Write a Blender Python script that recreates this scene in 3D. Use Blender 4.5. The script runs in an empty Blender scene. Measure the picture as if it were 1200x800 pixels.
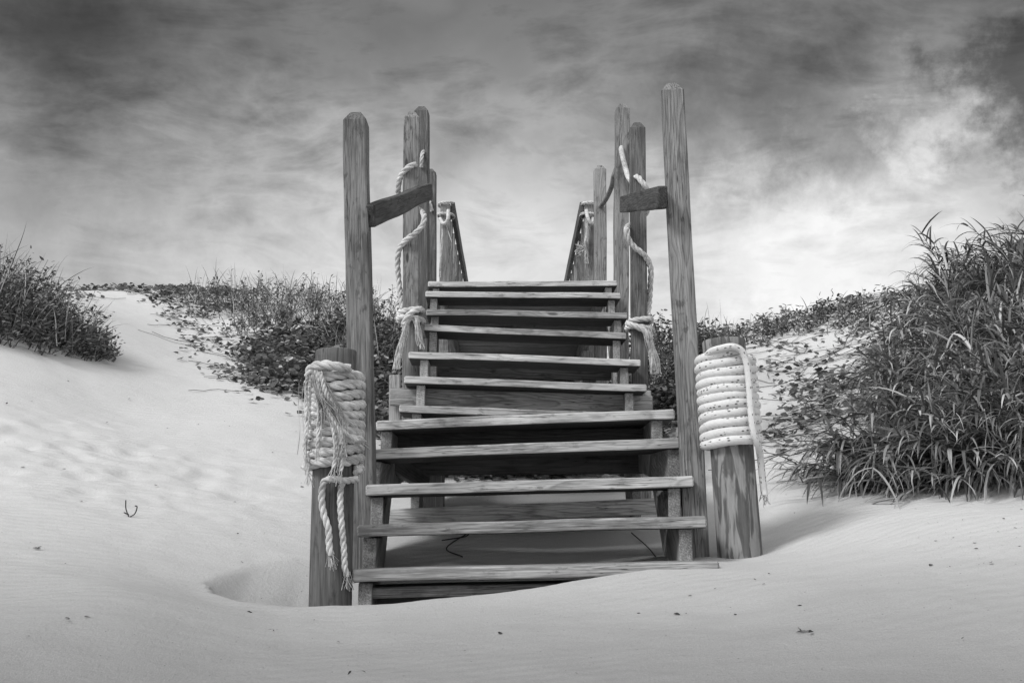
import bpy, math, random
import numpy as np
from mathutils import Vector, Matrix, noise as mnoise

random.seed(7); rng = np.random.default_rng(11)
S = bpy.context.scene
COL = S.collection
R = math.radians
F = 1150.0; TH = math.atan(225/1150.0)         # focal length in photo pixels, camera pitch

def at(px, py, Y):
    u = (px-600)/F; v = (400-py)/F
    yd = math.cos(TH)-v*math.sin(TH); zd = math.sin(TH)+v*math.cos(TH)
    s = Y/yd
    return Vector((u*s, Y, zd*s))
def proj(x, y, z):
    d = y*math.cos(TH)+z*math.sin(TH); v = -y*math.sin(TH)+z*math.cos(TH)
    return 600+F*x/d, 400-F*v/d

# ------------------------------------------------------------------ objects
def setp(o, label=None, cat=None, group=None, kind=None):
    if label: o['label'] = label
    if cat: o['category'] = cat
    if group: o['group'] = group
    if kind: o['kind'] = kind
    return o
def thing(name, label, cat, loc=(0,0,0), group=None, kind=None):
    o = bpy.data.objects.new(name, None); COL.objects.link(o)
    o.location = loc; o.empty_display_size = .1
    return setp(o, label, cat, group, kind)
def link(name, me, mat, parent=None, M=None):
    o = bpy.data.objects.new(name, me); COL.objects.link(o)
    if mat: me.materials.append(mat)
    M = M or Matrix.Identity(4)
    if parent is not None:
        o.parent = parent
        base = Matrix.Identity(4); p = parent; chain = []
        while p is not None: chain.append(p); p = p.parent
        for q in reversed(chain): base = base @ q.matrix_basis
        o.matrix_basis = base.inverted() @ M
    else: o.matrix_basis = M
    return o
def mesh_np(name, V, Fq, uv=None, smooth=True):
    """V (n,3); Fq: (m,k) int array or list of tuples"""
    me = bpy.data.meshes.new(name)
    if isinstance(Fq, np.ndarray):
        m, k = Fq.shape
        me.vertices.add(len(V)); me.vertices.foreach_set('co', np.asarray(V, np.float32).ravel())
        me.loops.add(m*k); me.loops.foreach_set('vertex_index', Fq.astype(np.int32).ravel())
        me.polygons.add(m); me.polygons.foreach_set('loop_start', np.arange(0, m*k, k, dtype=np.int32))
        if smooth: me.polygons.foreach_set('use_smooth', np.ones(m, dtype=bool))
        if uv is not None:
            l = me.uv_layers.new(name='UVMap'); l.data.foreach_set('uv', np.asarray(uv, np.float32)[Fq.ravel()].ravel())
        me.update(calc_edges=True); me.validate()
    else:
        me.from_pydata([tuple(v) for v in V], [], [tuple(f) for f in Fq]); 
        for p in me.polygons: p.use_smooth = smooth
        me.update()
    return me

# ------------------------------------------------------------------ materials
def newmat(name):
    m = bpy.data.materials.new(name); m.use_nodes = True
    nt = m.node_tree; nt.nodes.clear()
    out = nt.nodes.new('ShaderNodeOutputMaterial'); b = nt.nodes.new('ShaderNodeBsdfPrincipled')
    nt.links.new(b.outputs[0], out.inputs[0]); b.inputs['Roughness'].default_value = .8
    b.inputs['Specular IOR Level'].default_value = .25
    return m, nt, b, out
class NB:
    def __init__(s, nt): s.nt = nt
    def set(s, sock, v):
        if isinstance(v, bpy.types.NodeSocket): s.nt.links.new(v, sock)
        else: sock.default_value = v
    def math(s, op, a, b=None, c=None, clamp=False):
        n = s.nt.nodes.new('ShaderNodeMath'); n.operation = op; n.use_clamp = clamp
        s.set(n.inputs[0], a)
        if b is not None: s.set(n.inputs[1], b)
        if c is not None: s.set(n.inputs[2], c)
        return n.outputs[0]
    def vmath(s, op, a, b=None, out=0):
        n = s.nt.nodes.new('ShaderNodeVectorMath'); n.operation = op
        s.set(n.inputs[0], a)
        if b is not None: s.set(n.inputs[1], b)
        return n.outputs[out]
    def scale(s, a, k):
        n = s.nt.nodes.new('ShaderNodeVectorMath'); n.operation = 'SCALE'; s.set(n.inputs[0], a); s.set(n.inputs['Scale'], k); return n.outputs[0]
    def noise(s, v, scale, detail=4, rough=.55, dist=0, col=False):
        n = s.nt.nodes.new('ShaderNodeTexNoise'); s.set(n.inputs['Vector'], v); n.inputs['Scale'].default_value = scale
        n.inputs['Detail'].default_value = detail; n.inputs['Roughness'].default_value = rough; n.inputs['Distortion'].default_value = dist
        return n.outputs['Color' if col else 'Fac']
    def ramp(s, f, pts, interp='LINEAR'):
        n = s.nt.nodes.new('ShaderNodeValToRGB'); s.set(n.inputs[0], f); n.color_ramp.interpolation = interp
        e = n.color_ramp.elements
        while len(e) < len(pts): e.new(.5)
        for i, (p, c) in enumerate(pts):
            e[i].position = p; e[i].color = (c, c, c, 1) if not isinstance(c, tuple) else (*c, 1)
        return n.outputs[0]
    def mrange(s, v, a, b, c=0, d=1, smooth=True):
        n = s.nt.nodes.new('ShaderNodeMapRange'); n.interpolation_type = 'SMOOTHSTEP' if smooth else 'LINEAR'
        s.set(n.inputs[0], v); n.inputs[1].default_value = a; n.inputs[2].default_value = b
        s.set(n.inputs[3], c); s.set(n.inputs[4], d); return n.outputs[0]
    def sep(s, v):
        n = s.nt.nodes.new('ShaderNodeSeparateXYZ'); s.set(n.inputs[0], v); return n.outputs
    def comb(s, x, y, z):
        n = s.nt.nodes.new('ShaderNodeCombineXYZ')
        for i, q in enumerate((x, y, z)): s.set(n.inputs[i], q)
        return n.outputs[0]
    def bump(s, h, strength, dist, normal=None):
        n = s.nt.nodes.new('ShaderNodeBump'); s.set(n.inputs['Height'], h); n.inputs['Strength'].default_value = strength
        n.inputs['Distance'].default_value = dist
        if normal is not None: s.set(n.inputs['Normal'], normal)
        return n.outputs[0]
    def tc(s, which): 
        n = s.nt.nodes.new('ShaderNodeTexCoord'); return n.outputs[which]
    def node(s, t): return s.nt.nodes.new(t)

def wood_mat(name, dark, light, ring=70, weather=.5, knots=True, stain=0.0):
    m, nt, b, out = newmat(name); k = NB(nt)
    oi = k.node('ShaderNodeObjectInfo'); rnd = oi.outputs['Random']
    co = k.tc('Object')
    off = k.comb(k.math('MULTIPLY', rnd, 37.0), k.math('MULTIPLY', rnd, 91.7), k.math('MULTIPLY', rnd, 53.1))
    p = k.vmath('ADD', co, off)
    warp = k.noise(k.vmath('MULTIPLY', p, (1.6, 6, 6)), 1.0, 2, .5, col=True)
    wv = k.scale(k.vmath('SUBTRACT', warp, (.5,.5,.5)), .07)
    X, Y, Z = k.sep(k.vmath('ADD', co, wv))[:3]
    # pith axis, offset and slightly inclined in each board
    r2 = k.math('FRACT', k.math('MULTIPLY', rnd, 7.31)); r3 = k.math('FRACT', k.math('MULTIPLY', rnd, 17.77))
    yy = k.math('ADD', Y, k.math('ADD', k.math('MULTIPLY', X, k.math('MULTIPLY_ADD', r3, .06, -.03)), k.math('MULTIPLY_ADD', r2, .12, -.06)))
    zz = k.math('ADD', Z, k.math('ADD', k.math('MULTIPLY', X, k.math('MULTIPLY_ADD', r2, .12, -.06)), k.math('MULTIPLY_ADD', r3, .05, .02)))
    rad = k.math('SQRT', k.math('ADD', k.math('MULTIPLY', yy, yy), k.math('MULTIPLY', zz, zz)))
    kd = None
    if knots:
        vo = k.node('ShaderNodeTexVoronoi'); vo.inputs['Scale'].default_value = 1.0
        k.set(vo.inputs['Vector'], k.vmath('MULTIPLY', p, (2.1, 8, 8)))
        kd = vo.outputs['Distance']
        sel = k.math('GREATER_THAN', k.sep(vo.outputs['Color'])[0], .5)
        kn = k.math('MULTIPLY', k.mrange(kd, .03, .34, 1, 0), sel)
        rad = k.math('ADD', rad, k.math('MULTIPLY', kn, .022))
    ph = k.math('FRACT', k.math('MULTIPLY', rad, ring))
    rings = k.ramp(ph, [(0, .25), (.12, .95), (.55, .8), (.86, .42), (.97, .05), (1, .25)])
    # fibres
    fib = k.noise(k.vmath('MULTIPLY', p, (7, 210, 210)), 1.0, 5, .62)
    fib2 = k.noise(k.vmath('MULTIPLY', p, (2.2, 60, 60)), 1.0, 4, .6)
    big = k.noise(k.vmath('MULTIPLY', p, (2.2, 9, 9)), 1.0, 4, .6)
    t = k.math('MULTIPLY', k.math('ADD', k.math('MULTIPLY', rings, k.math('MULTIPLY_ADD', k.math('FRACT', k.math('MULTIPLY', rnd, 29.3)), .26, .08)), k.math('ADD', k.math('MULTIPLY', fib, 1.05), k.math('ADD', k.math('MULTIPLY', fib2, .48), k.math('MULTIPLY', big, .78)))), .52)
    t = k.mrange(t, .36, .97, 0, 1, False)
    t = k.math('ADD', t, k.math('MULTIPLY_ADD', rnd, .22, -.11), clamp=True)
    if knots:
        core = k.math('MULTIPLY', k.mrange(kd, .045, .085, 1, 0), sel)
        t = k.math('MULTIPLY', t, k.math('SUBTRACT', 1, k.math('MULTIPLY', core, .8)), clamp=True)
    mud = k.noise(k.vmath('MULTIPLY', p, (9, 22, 22)), 1.0, 5, .7)
    mud = k.mrange(mud, .56, .68, 0, stain if stain else .42)
    mud2 = k.mrange(k.noise(k.vmath('MULTIPLY', p, (3, 5, 5)), 1.0, 6, .7), .52, .72, 0, .35)
    mud = k.math('ADD', mud, mud2, clamp=True)
    t = k.math('MULTIPLY', t, k.math('SUBTRACT', 1, mud), clamp=True)
    # fine drying cracks
    cr = k.noise(k.vmath('MULTIPLY', p, (1.8, 70, 70)), 1.0, 2, .5)
    crk = k.mrange(k.math('ABSOLUTE', k.math('SUBTRACT', cr, .5)), 0, .018, 1, 0)
    crm = k.math('MULTIPLY', crk, k.mrange(k.noise(p, 3.0, 2), .44, .56, 0, .85))
    t = k.math('MULTIPLY', t, k.math('SUBTRACT', 1, crm), clamp=True)
    c = k.ramp(t, [(0, dark*.35), (.35, dark), (.75, (dark+light)*.55), (1, light)])
    k.set(b.inputs['Base Color'], c); b.inputs['Roughness'].default_value = .72
    h = k.math('ADD', k.math('MULTIPLY', rings, .35), k.math('ADD', k.math('MULTIPLY', fib, 1.0), k.math('MULTIPLY', crm, -1.5)))
    k.set(b.inputs['Normal'], k.bump(h, .6, .002))
    return m
WOOD = wood_mat('weathered_lumber', .15, .58, 120)
TREADW = wood_mat('tread_lumber', .22, .86, 105)
UNDERW = wood_mat('shaded_tread_underside', .02, .085, 100)  # tread lumber with the shade on downward faces put into its colour
SHADEW = wood_mat('shaded_inner_lumber', .035, .13, 100)  # lumber darkened in colour to stand for shade under the platform
POSTW = wood_mat('post_lumber', .09, .43, 95)
DARKW = wood_mat('dark_rail_lumber', .04, .18, 100, stain=.5)
LOGW = wood_mat('round_pile_wood', .06, .20, 45, stain=.3)

def pile_mat():
    m, nt, b, out = newmat('mottled_pile_wood'); k = NB(nt)
    co = k.tc('Object')
    d = k.noise(k.vmath('MULTIPLY', co, (5, 26, 26)), 1.0, 3, .5, .8)
    patch = k.mrange(d, .46, .56, 0, 1)
    f = k.noise(k.vmath('MULTIPLY', co, (4, 120, 120)), 1.0, 5, .65)
    f2 = k.noise(k.vmath('MULTIPLY', co, (14, 60, 60)), 1.0, 4, .6)
    t = k.math('ADD', k.math('MULTIPLY', patch, .35), k.math('MULTIPLY', k.math('ADD', f, f2), .36), clamp=True)
    k.set(b.inputs['Base Color'], k.ramp(t, [(.15, .035), (.45, .13), (.8, .29), (1, .36)]))
    cr = k.noise(k.vmath('MULTIPLY', co, (1.2, 30, 30)), 1.0, 2, .5)
    crk = k.mrange(k.math('ABSOLUTE', k.math('SUBTRACT', cr, .5)), 0, .01, 1, 0)
    k.set(b.inputs['Normal'], k.bump(k.math('SUBTRACT', k.math('ADD', f, k.math('MULTIPLY', patch, .4)), crk), .6, .003))
    return m
PILEW = pile_mat()

def rope_mat(name, lo, hi, flecks=False):
    m, nt, b, out = newmat(name); k = NB(nt)
    uv = k.tc('UV'); ob = k.tc('Object')
    if flecks:
        U, V = k.sep(uv)[:2]       # U metres along, V 0..1 round
        # braided cover: crossing diagonal picks
        a = k.math('SINE', k.math('MULTIPLY', k.math('ADD', k.math('MULTIPLY', U, 110), k.math('MULTIPLY', V, 12)), 6.2832))
        c = k.math('SINE', k.math('MULTIPLY', k.math('SUBTRACT', k.math('MULTIPLY', U, 110), k.math('MULTIPLY', V, 12)), 6.2832))
        br = k.math('ADD', k.math('MULTIPLY', a, c), 0)
        cell = k.node('ShaderNodeTexVoronoi'); cell.inputs['Scale'].default_value = 1
        k.set(cell.inputs['Vector'], k.comb(k.math('MULTIPLY', U, 64), k.math('MULTIPLY', V, 13), 0)); cell.inputs['Randomness'].default_value = .45
        fl = k.math('MULTIPLY', k.mrange(cell.outputs['Distance'], .28, .40, 1, 0), k.math('GREATER_THAN', k.sep(cell.outputs['Color'])[1], .45))
        rowm = k.mrange(k.math('SINE', k.math('MULTIPLY', k.math('ADD', V, k.math('MULTIPLY', U, .25)), 18.85)), -.2, .3, 0, 1)
        fl = k.math('MULTIPLY', fl, rowm)
        n = k.noise(ob, 60, 4, .6)
        base = k.math('MULTIPLY_ADD', n, (hi-lo), lo)
        base = k.math('MULTIPLY', base, k.math('MULTIPLY_ADD', br, .10, .92))
        base = k.math('MULTIPLY', base, k.math('SUBTRACT', 1, k.math('MULTIPLY', fl, .82)))
        k.set(b.inputs['Base Color'], k.ramp(base, [(0, 0.0), (1, 1.0)]))
        k.set(b.inputs['Normal'], k.bump(k.math('ADD', br, n), .5, .0015))
    else:
        st = k.noise(k.vmath('MULTIPLY', uv, (60, 26, 1)), 1.0, 4, .65)
        d = k.noise(k.vmath('MULTIPLY', ob, (7, 7, 18)), 1.0, 5, .7)
        t = k.math('ADD', k.math('MULTIPLY', st, .6), k.math('MULTIPLY', d, .55))
        k.set(b.inputs['Base Color'], k.ramp(t, [(.38, lo*.38), (.52, lo), (.68, hi)]))
        k.set(b.inputs['Normal'], k.bump(k.noise(k.vmath('MULTIPLY', uv, (40, 40, 1)), 1.0, 4, .7), .7, .002))
    b.inputs['Roughness'].default_value = .9
    return m
ROPE = rope_mat('weathered_laid_rope', .40, .74)
ROPE2 = rope_mat('braided_rope', .62, .82, True)
ROPED = rope_mat('grey_smooth_rope', .14, .3)

def sand_mat():
    m, nt, b, out = newmat('dune_sand'); k = NB(nt)
    co = k.tc('Object')
    X, Y, Z = k.sep(co)[:3]
    big = k.noise(co, .9, 4, .55); mid = k.noise(k.vmath('MULTIPLY', co, (1, 2.2, 1)), 5, 5, .6)
    fine = k.noise(co, 260, 4, .75); fine2 = k.noise(co, 75, 3, .6)
    # wind ripples, broken up by noise
    w = k.node('ShaderNodeTexWave'); w.wave_type = 'BANDS'; w.bands_direction = 'Y'; w.inputs['Scale'].default_value = 5.2
    w.inputs['Distortion'].default_value = 5.5; w.inputs['Detail'].default_value = 3; w.inputs['Detail Scale'].default_value = .55
    rot = k.node('ShaderNodeMapping'); rot.inputs['Rotation'].default_value = (0, 0, R(-24)); k.set(rot.inputs[0], co)
    k.set(w.inputs['Vector'], rot.outputs[0])
    rm = k.mrange(k.noise(co, .8, 2), .42, .62, .05, 1)
    # vignette shading painted into the sand colour, darker low and near the viewer
    fore_shade = k.mrange(k.math('ADD', Z, k.math('MULTIPLY', big, .10)), -.36, .22, 1, 0)
    base = k.math('MULTIPLY_ADD', fore_shade, -.17, .59)
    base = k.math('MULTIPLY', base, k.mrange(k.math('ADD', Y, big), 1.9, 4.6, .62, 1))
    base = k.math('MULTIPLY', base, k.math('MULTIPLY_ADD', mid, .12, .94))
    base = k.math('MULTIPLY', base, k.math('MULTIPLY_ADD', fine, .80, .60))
    base = k.math('MULTIPLY', base, k.math('MULTIPLY_ADD', k.math('MULTIPLY', w.outputs['Fac'], rm), .02, .985))
    sp = k.node('ShaderNodeTexVoronoi'); k.set(sp.inputs['Vector'], co); sp.inputs['Scale'].default_value = 42
    spk = k.math('MULTIPLY', k.mrange(sp.outputs['Distance'], .07, .13, 1, 0), k.math('GREATER_THAN', k.sep(sp.outputs['Color'])[0], .90))
    base = k.math('MULTIPLY', base, k.math('SUBTRACT', 1, k.math('MULTIPLY', spk, .6)))
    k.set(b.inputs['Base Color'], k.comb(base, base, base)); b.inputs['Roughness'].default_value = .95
    b.inputs['Specular IOR Level'].default_value = .1
    n1 = k.bump(k.math('MULTIPLY', w.outputs['Fac'], rm), .34, .008)
    n2 = k.bump(mid, .35, .02, n1)
    n3 = k.bump(k.math('ADD', fine2, fine), .75, .005, n2)
    k.set(b.inputs['Normal'], n3)
    return m
SAND = sand_mat()

def leaf_mat(name, lo, hi, trans=.25, rough=.45):
    m, nt, b, out = newmat(name); k = NB(nt)
    g = k.node('ShaderNodeNewGeometry'); r = g.outputs['Random Per Island']
    n = k.noise(k.tc('Object'), 2.3, 3, .6)
    t = k.math('ADD', k.math('MULTIPLY', r, .75), k.math('MULTIPLY', n, .35), clamp=True)
    c = k.ramp(t, [(.1, lo*.6), (.5, lo), (.85, (lo+hi)*.5), (1, hi)])
    k.set(b.inputs['Base Color'], c); b.inputs['Roughness'].default_value = rough; b.inputs['Specular IOR Level'].default_value = .4
    tr = k.node('ShaderNodeBsdfTranslucent'); k.set(tr.inputs[0], c)
    mx = k.node('ShaderNodeMixShader'); mx.inputs[0].default_value = trans
    nt.links.new(b.outputs[0], mx.inputs[1]); nt.links.new(tr.outputs[0], mx.inputs[2]); nt.links.new(mx.outputs[0], out.inputs[0])
    return m
LEAF = leaf_mat('dark_vine_leaf', .08, .42, .25, .3)
LEAF2 = leaf_mat('shrub_leaf', .09, .50, .3, .3)
GRASS = leaf_mat('beach_grass_blade', .10, .78, .25, .3)
DRY = leaf_mat('dry_grass_blade', .35, .8, .2, .6)
STEM = leaf_mat('woody_stem', .05, .2, 0, .8)
DEBRIS = leaf_mat('dark_debris', .02, .06, 0, .8)

# ------------------------------------------------------------------ terrain
ctrl = [  # photo x, photo y, distance
 (-300,800,2.1),(0,800,2.15),(300,800,2.2),(600,800,2.2),(900,800,2.15),(1200,800,2.1),(1500,790,2.1),
 (-200,690,2.9),(0,690,2.95),(150,690,3.0),(1000,700,2.85),(1200,690,2.85),(1400,680,2.9),
 (600,740,2.8),(300,745,2.8),(850,720,2.95),
 (250,698,3.45),(310,716,3.3),(370,716,3.3),(440,713,3.35),(530,704,3.42),(640,690,3.5),(720,673,3.6),(800,662,3.75),(860,658,3.85),(920,652,3.85),
 (1000,640,3.7),(1100,612,3.75),(1200,606,3.7),(1350,600,3.7),
 (940,592,4.7),(1030,585,4.6),(1200,583,4.4),(1400,570,4.5),
 (370,662,4.0),(340,630,4.4),(620,645,4.5),(760,640,4.5),(620,604,5.3),(620,566,5.9),(620,546,6.5),(740,560,6.0),(480,590,5.3),
 (0,600,3.9),(150,600,4.3),(300,590,4.9),(-250,560,4.2),(150,540,5.3),
 (0,490,5.5),(150,490,6.6),(300,500,6.7),(350,480,7.6),(-250,450,5.7),
 (0,415,6.9),(-200,340,7.4),(60,410,7.5),(120,415,8.3),(160,400,9.2),(0,360,8.2),(60,350,9.5),
 (110,342,12.0),(160,338,12.6),(230,340,13.0),(280,430,9.5),(250,385,11.0),(330,350,12.3),(400,370,11.0),(400,440,8.6),(450,385,10.5),
 (600,520,8.5),(600,450,10.5),
 (765,480,7.4),(780,420,9.0),(830,392,10.5),(900,380,10.0),(960,358,10.3),(1040,348,9.6),(1000,420,7.8),(940,460,7.2),(900,520,6.0),(900,580,5.0),
 (1000,560,5.2),(1100,560,4.9),(1050,480,6.0),(1150,440,5.9),(1200,500,5.1),(1120,350,7.6),(1200,330,6.8),(1400,330,6.2),(1500,400,5.4),
]
CP = [tuple(at(*c)) for c in ctrl]
CP += [(-12,15,2.6),(-5,16,2.6),(0,16,2.2),(5,15,2.4),(12,14,3.2),(-14,9,2.8),(12,8,3.4),(-9,5,.9),(9,5,.9),(-8,1.5,-.35),(8,1.5,-.35),
       (0,.8,-.46),(-3,.5,-.48),(3,.5,-.48),(0,-2,-.62),(-6,-2,-.6),(6,-2,-.6)]
CP = np.array(CP)
def tps(d2): return .5*d2*np.log(d2+1e-9)
def fit_tps(P, lam=.004):
    n = len(P); d2 = ((P[:,None,:2]-P[None,:,:2])**2).sum(-1)
    K = tps(d2)+lam*np.eye(n); Q = np.c_[np.ones(n), P[:,:2]]
    A = np.zeros((n+3,n+3)); A[:n,:n] = K; A[:n,n:] = Q; A[n:,:n] = Q.T
    return np.linalg.solve(A, np.r_[P[:,2], 0,0,0])
WT = fit_tps(CP)
def vnoise(x, y, s, seed):
    """smooth value noise on arrays"""
    x = x*s+seed*17.3; y = y*s+seed*5.7
    xi = np.floor(x).astype(np.int64); yi = np.floor(y).astype(np.int64); fx = x-xi; fy = y-yi
    fx = fx*fx*fx*(fx*(fx*6-15)+10); fy = fy*fy*fy*(fy*(fy*6-15)+10)
    def h(a, b):
        v = (a*374761393+b*668265263+seed*1442695) & 0xffffffff
        v = ((v ^ (v >> 13))*1274126177) & 0xffffffff
        return ((v ^ (v >> 16)) & 0xffff)/65535.0
    return (h(xi,yi)*(1-fx)+h(xi+1,yi)*fx)*(1-fy)+(h(xi,yi+1)*(1-fx)+h(xi+1,yi+1)*fx)*fy-.5
RF = np.array([(-1.08,3.60),(-1.02,3.47),(-.90,3.36),(-.7,3.34),(-.5,3.36),(-.2,3.42),(.1,3.48),(.4,3.57),(.62,3.68),(.80,3.80)])
RB = np.array([(-1.08,3.68),(-1.0,3.95),(-.85,4.12),(-.7,4.25),(-.5,4.4),(0,4.45),(.5,4.3),(.70,4.05),(.80,3.82)])
def sstep(t): t = np.clip(t, 0, 1); return t*t*(3-2*t)
def gz(x, y, fine=True):
    x = np.atleast_1d(np.asarray(x, float)); y = np.atleast_1d(np.asarray(y, float))
    xc = np.clip(x, -13, 13); yc = np.clip(y, -3, 17)
    z = np.full(x.shape, WT[-3])+WT[-2]*xc+WT[-1]*yc
    for i in range(len(CP)):
        z += WT[i]*tps((xc-CP[i,0])**2+(yc-CP[i,1])**2)
    # beyond the dunes the land falls gently to a flat plain
    far = sstep((np.maximum(y-17, 0))/25)+sstep((np.abs(x)-13)/25); far = np.clip(far, 0, 1)
    z = z*(1-far)-.3*far
    # wind scour round the foot of the steps
    yf = np.interp(x, RF[:,0], RF[:,1]); yb = np.interp(x, RB[:,0], RB[:,1])
    L = np.maximum(yb-yf, .02); t = (y-yf)/L
    ends = np.clip((x+1.08)/.26, 0, 1)**.75*sstep((.80-x)/.55)
    D = .21*ends*(1+.25*sstep((-.5-x)/.2))
    z -= D*np.where((t > 0) & (t < 1), sstep(t/.18)*np.clip(1-t, 0, 1)**1.3*1.25, 0)
    # low lip on the near side
    z += .012*ends*np.exp(-((y-yf+.02)/.10)**2)
    if fine:
        near = np.clip(1.2-np.abs(y-4)/12, .1, 1)
        z += .05*vnoise(x, y, .9, 3)*np.clip((np.hypot(x, y-3.6)-1)/2, 0, 1)+.018*vnoise(x, y, 2.6, 5)*near*np.clip((np.hypot(x, y-3.6)-.7)/1.5, .1, 1)+.006*vnoise(x, y, 7, 6)+.0022*vnoise(x, y, 19, 8)
        # trodden, dimpled sand at left and right
        tr = np.exp(-((x+1.9)/.8)**2-((y-5.0)/.7)**2)+.8*np.exp(-((x+3.0)/1.2)**2-((y-5.4)/.7)**2)
        z -= tr*.026*np.clip(vnoise(x, y*1.3, 6.5, 9), 0, 1)*2+tr*.012*vnoise(x, y, 15, 14)
        tr = np.exp(-((x-2.6)/.9)**2-((y-3.0)/.9)**2)
        z -= tr*.012*np.clip(vnoise(x, y, 9, 12), 0, 1)*2
    return z
def gz1(x, y): return float(gz(x, y)[0])

def build_sand():
    nu, nv = 620, 760
    s = np.linspace(-1, 1, nu); s = np.sign(s)*np.abs(s)**1.25
    t = np.linspace(0, 1, nv)
    # distance rows: dense 1.8..6, then coarser out to the horizon
    key_t = [0, .06, .58, .84, .95, 1]; key_y = [-6, 1.6, 6.2, 14, 30, 400]
    yy = np.interp(t, key_t, key_y)
    for _ in range(30): yy[1:-1] = .25*yy[:-2]+.5*yy[1:-1]+.25*yy[2:]
    half = np.where(yy < 14, 5.5+.62*np.maximum(yy, 0), 14.2+(yy-14)*1.2)
    X = s[None,:]*half[:,None]; Y = np.repeat(yy[:,None], nu, 1)
    Z = gz(X.ravel(), Y.ravel())
    V = np.c_[X.ravel(), Y.ravel(), Z]
    i = np.arange((nv-1)*(nu-1)); r = i//(nu-1); c = i % (nu-1); a = r*nu+c
    Fq = np.c_[a, a+1, a+nu+1, a+nu]
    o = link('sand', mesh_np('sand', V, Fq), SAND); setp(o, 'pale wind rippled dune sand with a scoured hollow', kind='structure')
    o['label'] = 'pale wind rippled dune sand with a scoured hollow at the steps'
build_sand()

# ------------------------------------------------------------------ boards and posts
def board(name, p0, p1, w, t, wdir, mat, parent, bev=.004, seg=14, wob=.0015, top=None, under=None, label=None):
    """a sawn board from p0 to p1: local X length, Y width (along wdir), Z thickness"""
    p0 = Vector(p0); p1 = Vector(p1); ax = (p1-p0); L = ax.length; ax.normalize()
    wd = Vector(wdir); wd = (wd-ax*wd.dot(ax)).normalized(); n = ax.cross(wd)
    M = Matrix.Translation(p0) @ Matrix((ax, wd, n)).transposed().to_4x4()
    hw, ht = w/2, t/2; b = min(bev, ht*.4)
    prof = [(hw, -ht+b), (hw, ht-b), (hw-b*.3, ht-b*.3), (hw-b, ht), (0, ht), (-hw+b, ht), (-hw+b*.3, ht-b*.3), (-hw, ht-b), (-hw, -ht+b), (-hw+b*.3, -ht+b*.3), (-hw+b, -ht), (0, -ht), (hw-b, -ht), (hw-b*.3, -ht+b*.3)]
    m = len(prof); sd = random.random()*100
    rows = [(0, 1-b/hw*1.0, 1-b/ht*.9), (b, 1, 1)]+[(L*i/seg, 1, 1) for i in range(1, seg)]
    if top: ch, ks = top; rows += [(L-ch, 1, 1), (L-ch+.002, .985, .985), (L-.004, ks+.03, ks+.03), (L, ks-.05, ks-.05)]
    else: rows += [(L-b, 1, 1), (L, 1-b/hw, 1-b/ht*.9)]
    V = []; Fc = []
    for x, sy, sz in rows:
        oy = mnoise.noise(Vector((x*1.7+sd, 0, 0)))*wob*2.2; oz = mnoise.noise(Vector((x*1.7, sd, 0)))*wob*2.2
        for j, (py, pz) in enumerate(prof):
            e = mnoise.noise(Vector((x*9+sd, py*30, pz*30)))*wob*.28
            V.append((x, py*sy*(1+e/hw)+oy, pz*sz*(1+e/ht)+oz))
    for i in range(len(rows)-1):
        for j in range(m):
            a = i*m+j; c = i*m+(j+1) % m; Fc.append((a, c, c+m, a+m))
    Fc.append(tuple(range(m-1, -1, -1))); Fc.append(tuple((len(rows)-1)*m+j for j in range(m)))
    me = mesh_np(name, V, Fc, smooth=False)
    o = link(name, me, mat, parent, M)
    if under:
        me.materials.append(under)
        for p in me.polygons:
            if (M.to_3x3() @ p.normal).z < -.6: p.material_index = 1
    if label: o['label'] = label
    return o
def post(tpx, tpy, bpx, bpy_, Y, w, parent, mat=POSTW, yaw=0, Yb=None, name='post', down=.35, rel=1.0):
    a = at(bpx, bpy_, Yb or Y); b = at(tpx, tpy, Y); d = (a-b).normalized()
    a = a+d*down
    wd = Vector((math.cos(yaw), math.sin(yaw), 0))
    return board(name, a, b, w, w*rel, wd, mat, parent, bev=.006, seg=50, wob=.003, top=(.046, .46))
def stringer(name, pts, th, xdir_pt, mat, parent, face_x):
    """sawtooth stringer: pts = outline (y,z) in a plane x = f(y); extruded by th"""
    n = len(pts); V = []
    y0 = pts[0][0]
    for s in (0, 1):
        for (y, z) in pts: V.append((face_x(y)+s*th, y, z))
    Fc = [tuple(range(n)), tuple(range(2*n-1, n-1, -1))]
    for i in range(n): j = (i+1) % n; Fc.append((i, i+n, j+n, j))
    # re-express with length along local X for the grain
    ax = Vector((0, pts[-1][0]-pts[0][0], pts[-1][1]-pts[0][1]))
    me = mesh_np(name, V, Fc, smooth=False)
    ang = math.atan2(.16, .2)
    Rm = Matrix(((0, math.cos(ang), math.sin(ang)), (-1, 0, 0), (0, -math.sin(ang), math.cos(ang))))  # world->local
    M = (Rm.transposed()).to_4x4(); M.translation = Vector((face_x(y0), y0, pts[0][1]))
    me.transform(M.inverted())
    o = link(name, me, mat, parent, M)
    bv = o.modifiers.new('bevel', 'BEVEL'); bv.width = .003; bv.segments = 1
    return o

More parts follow.
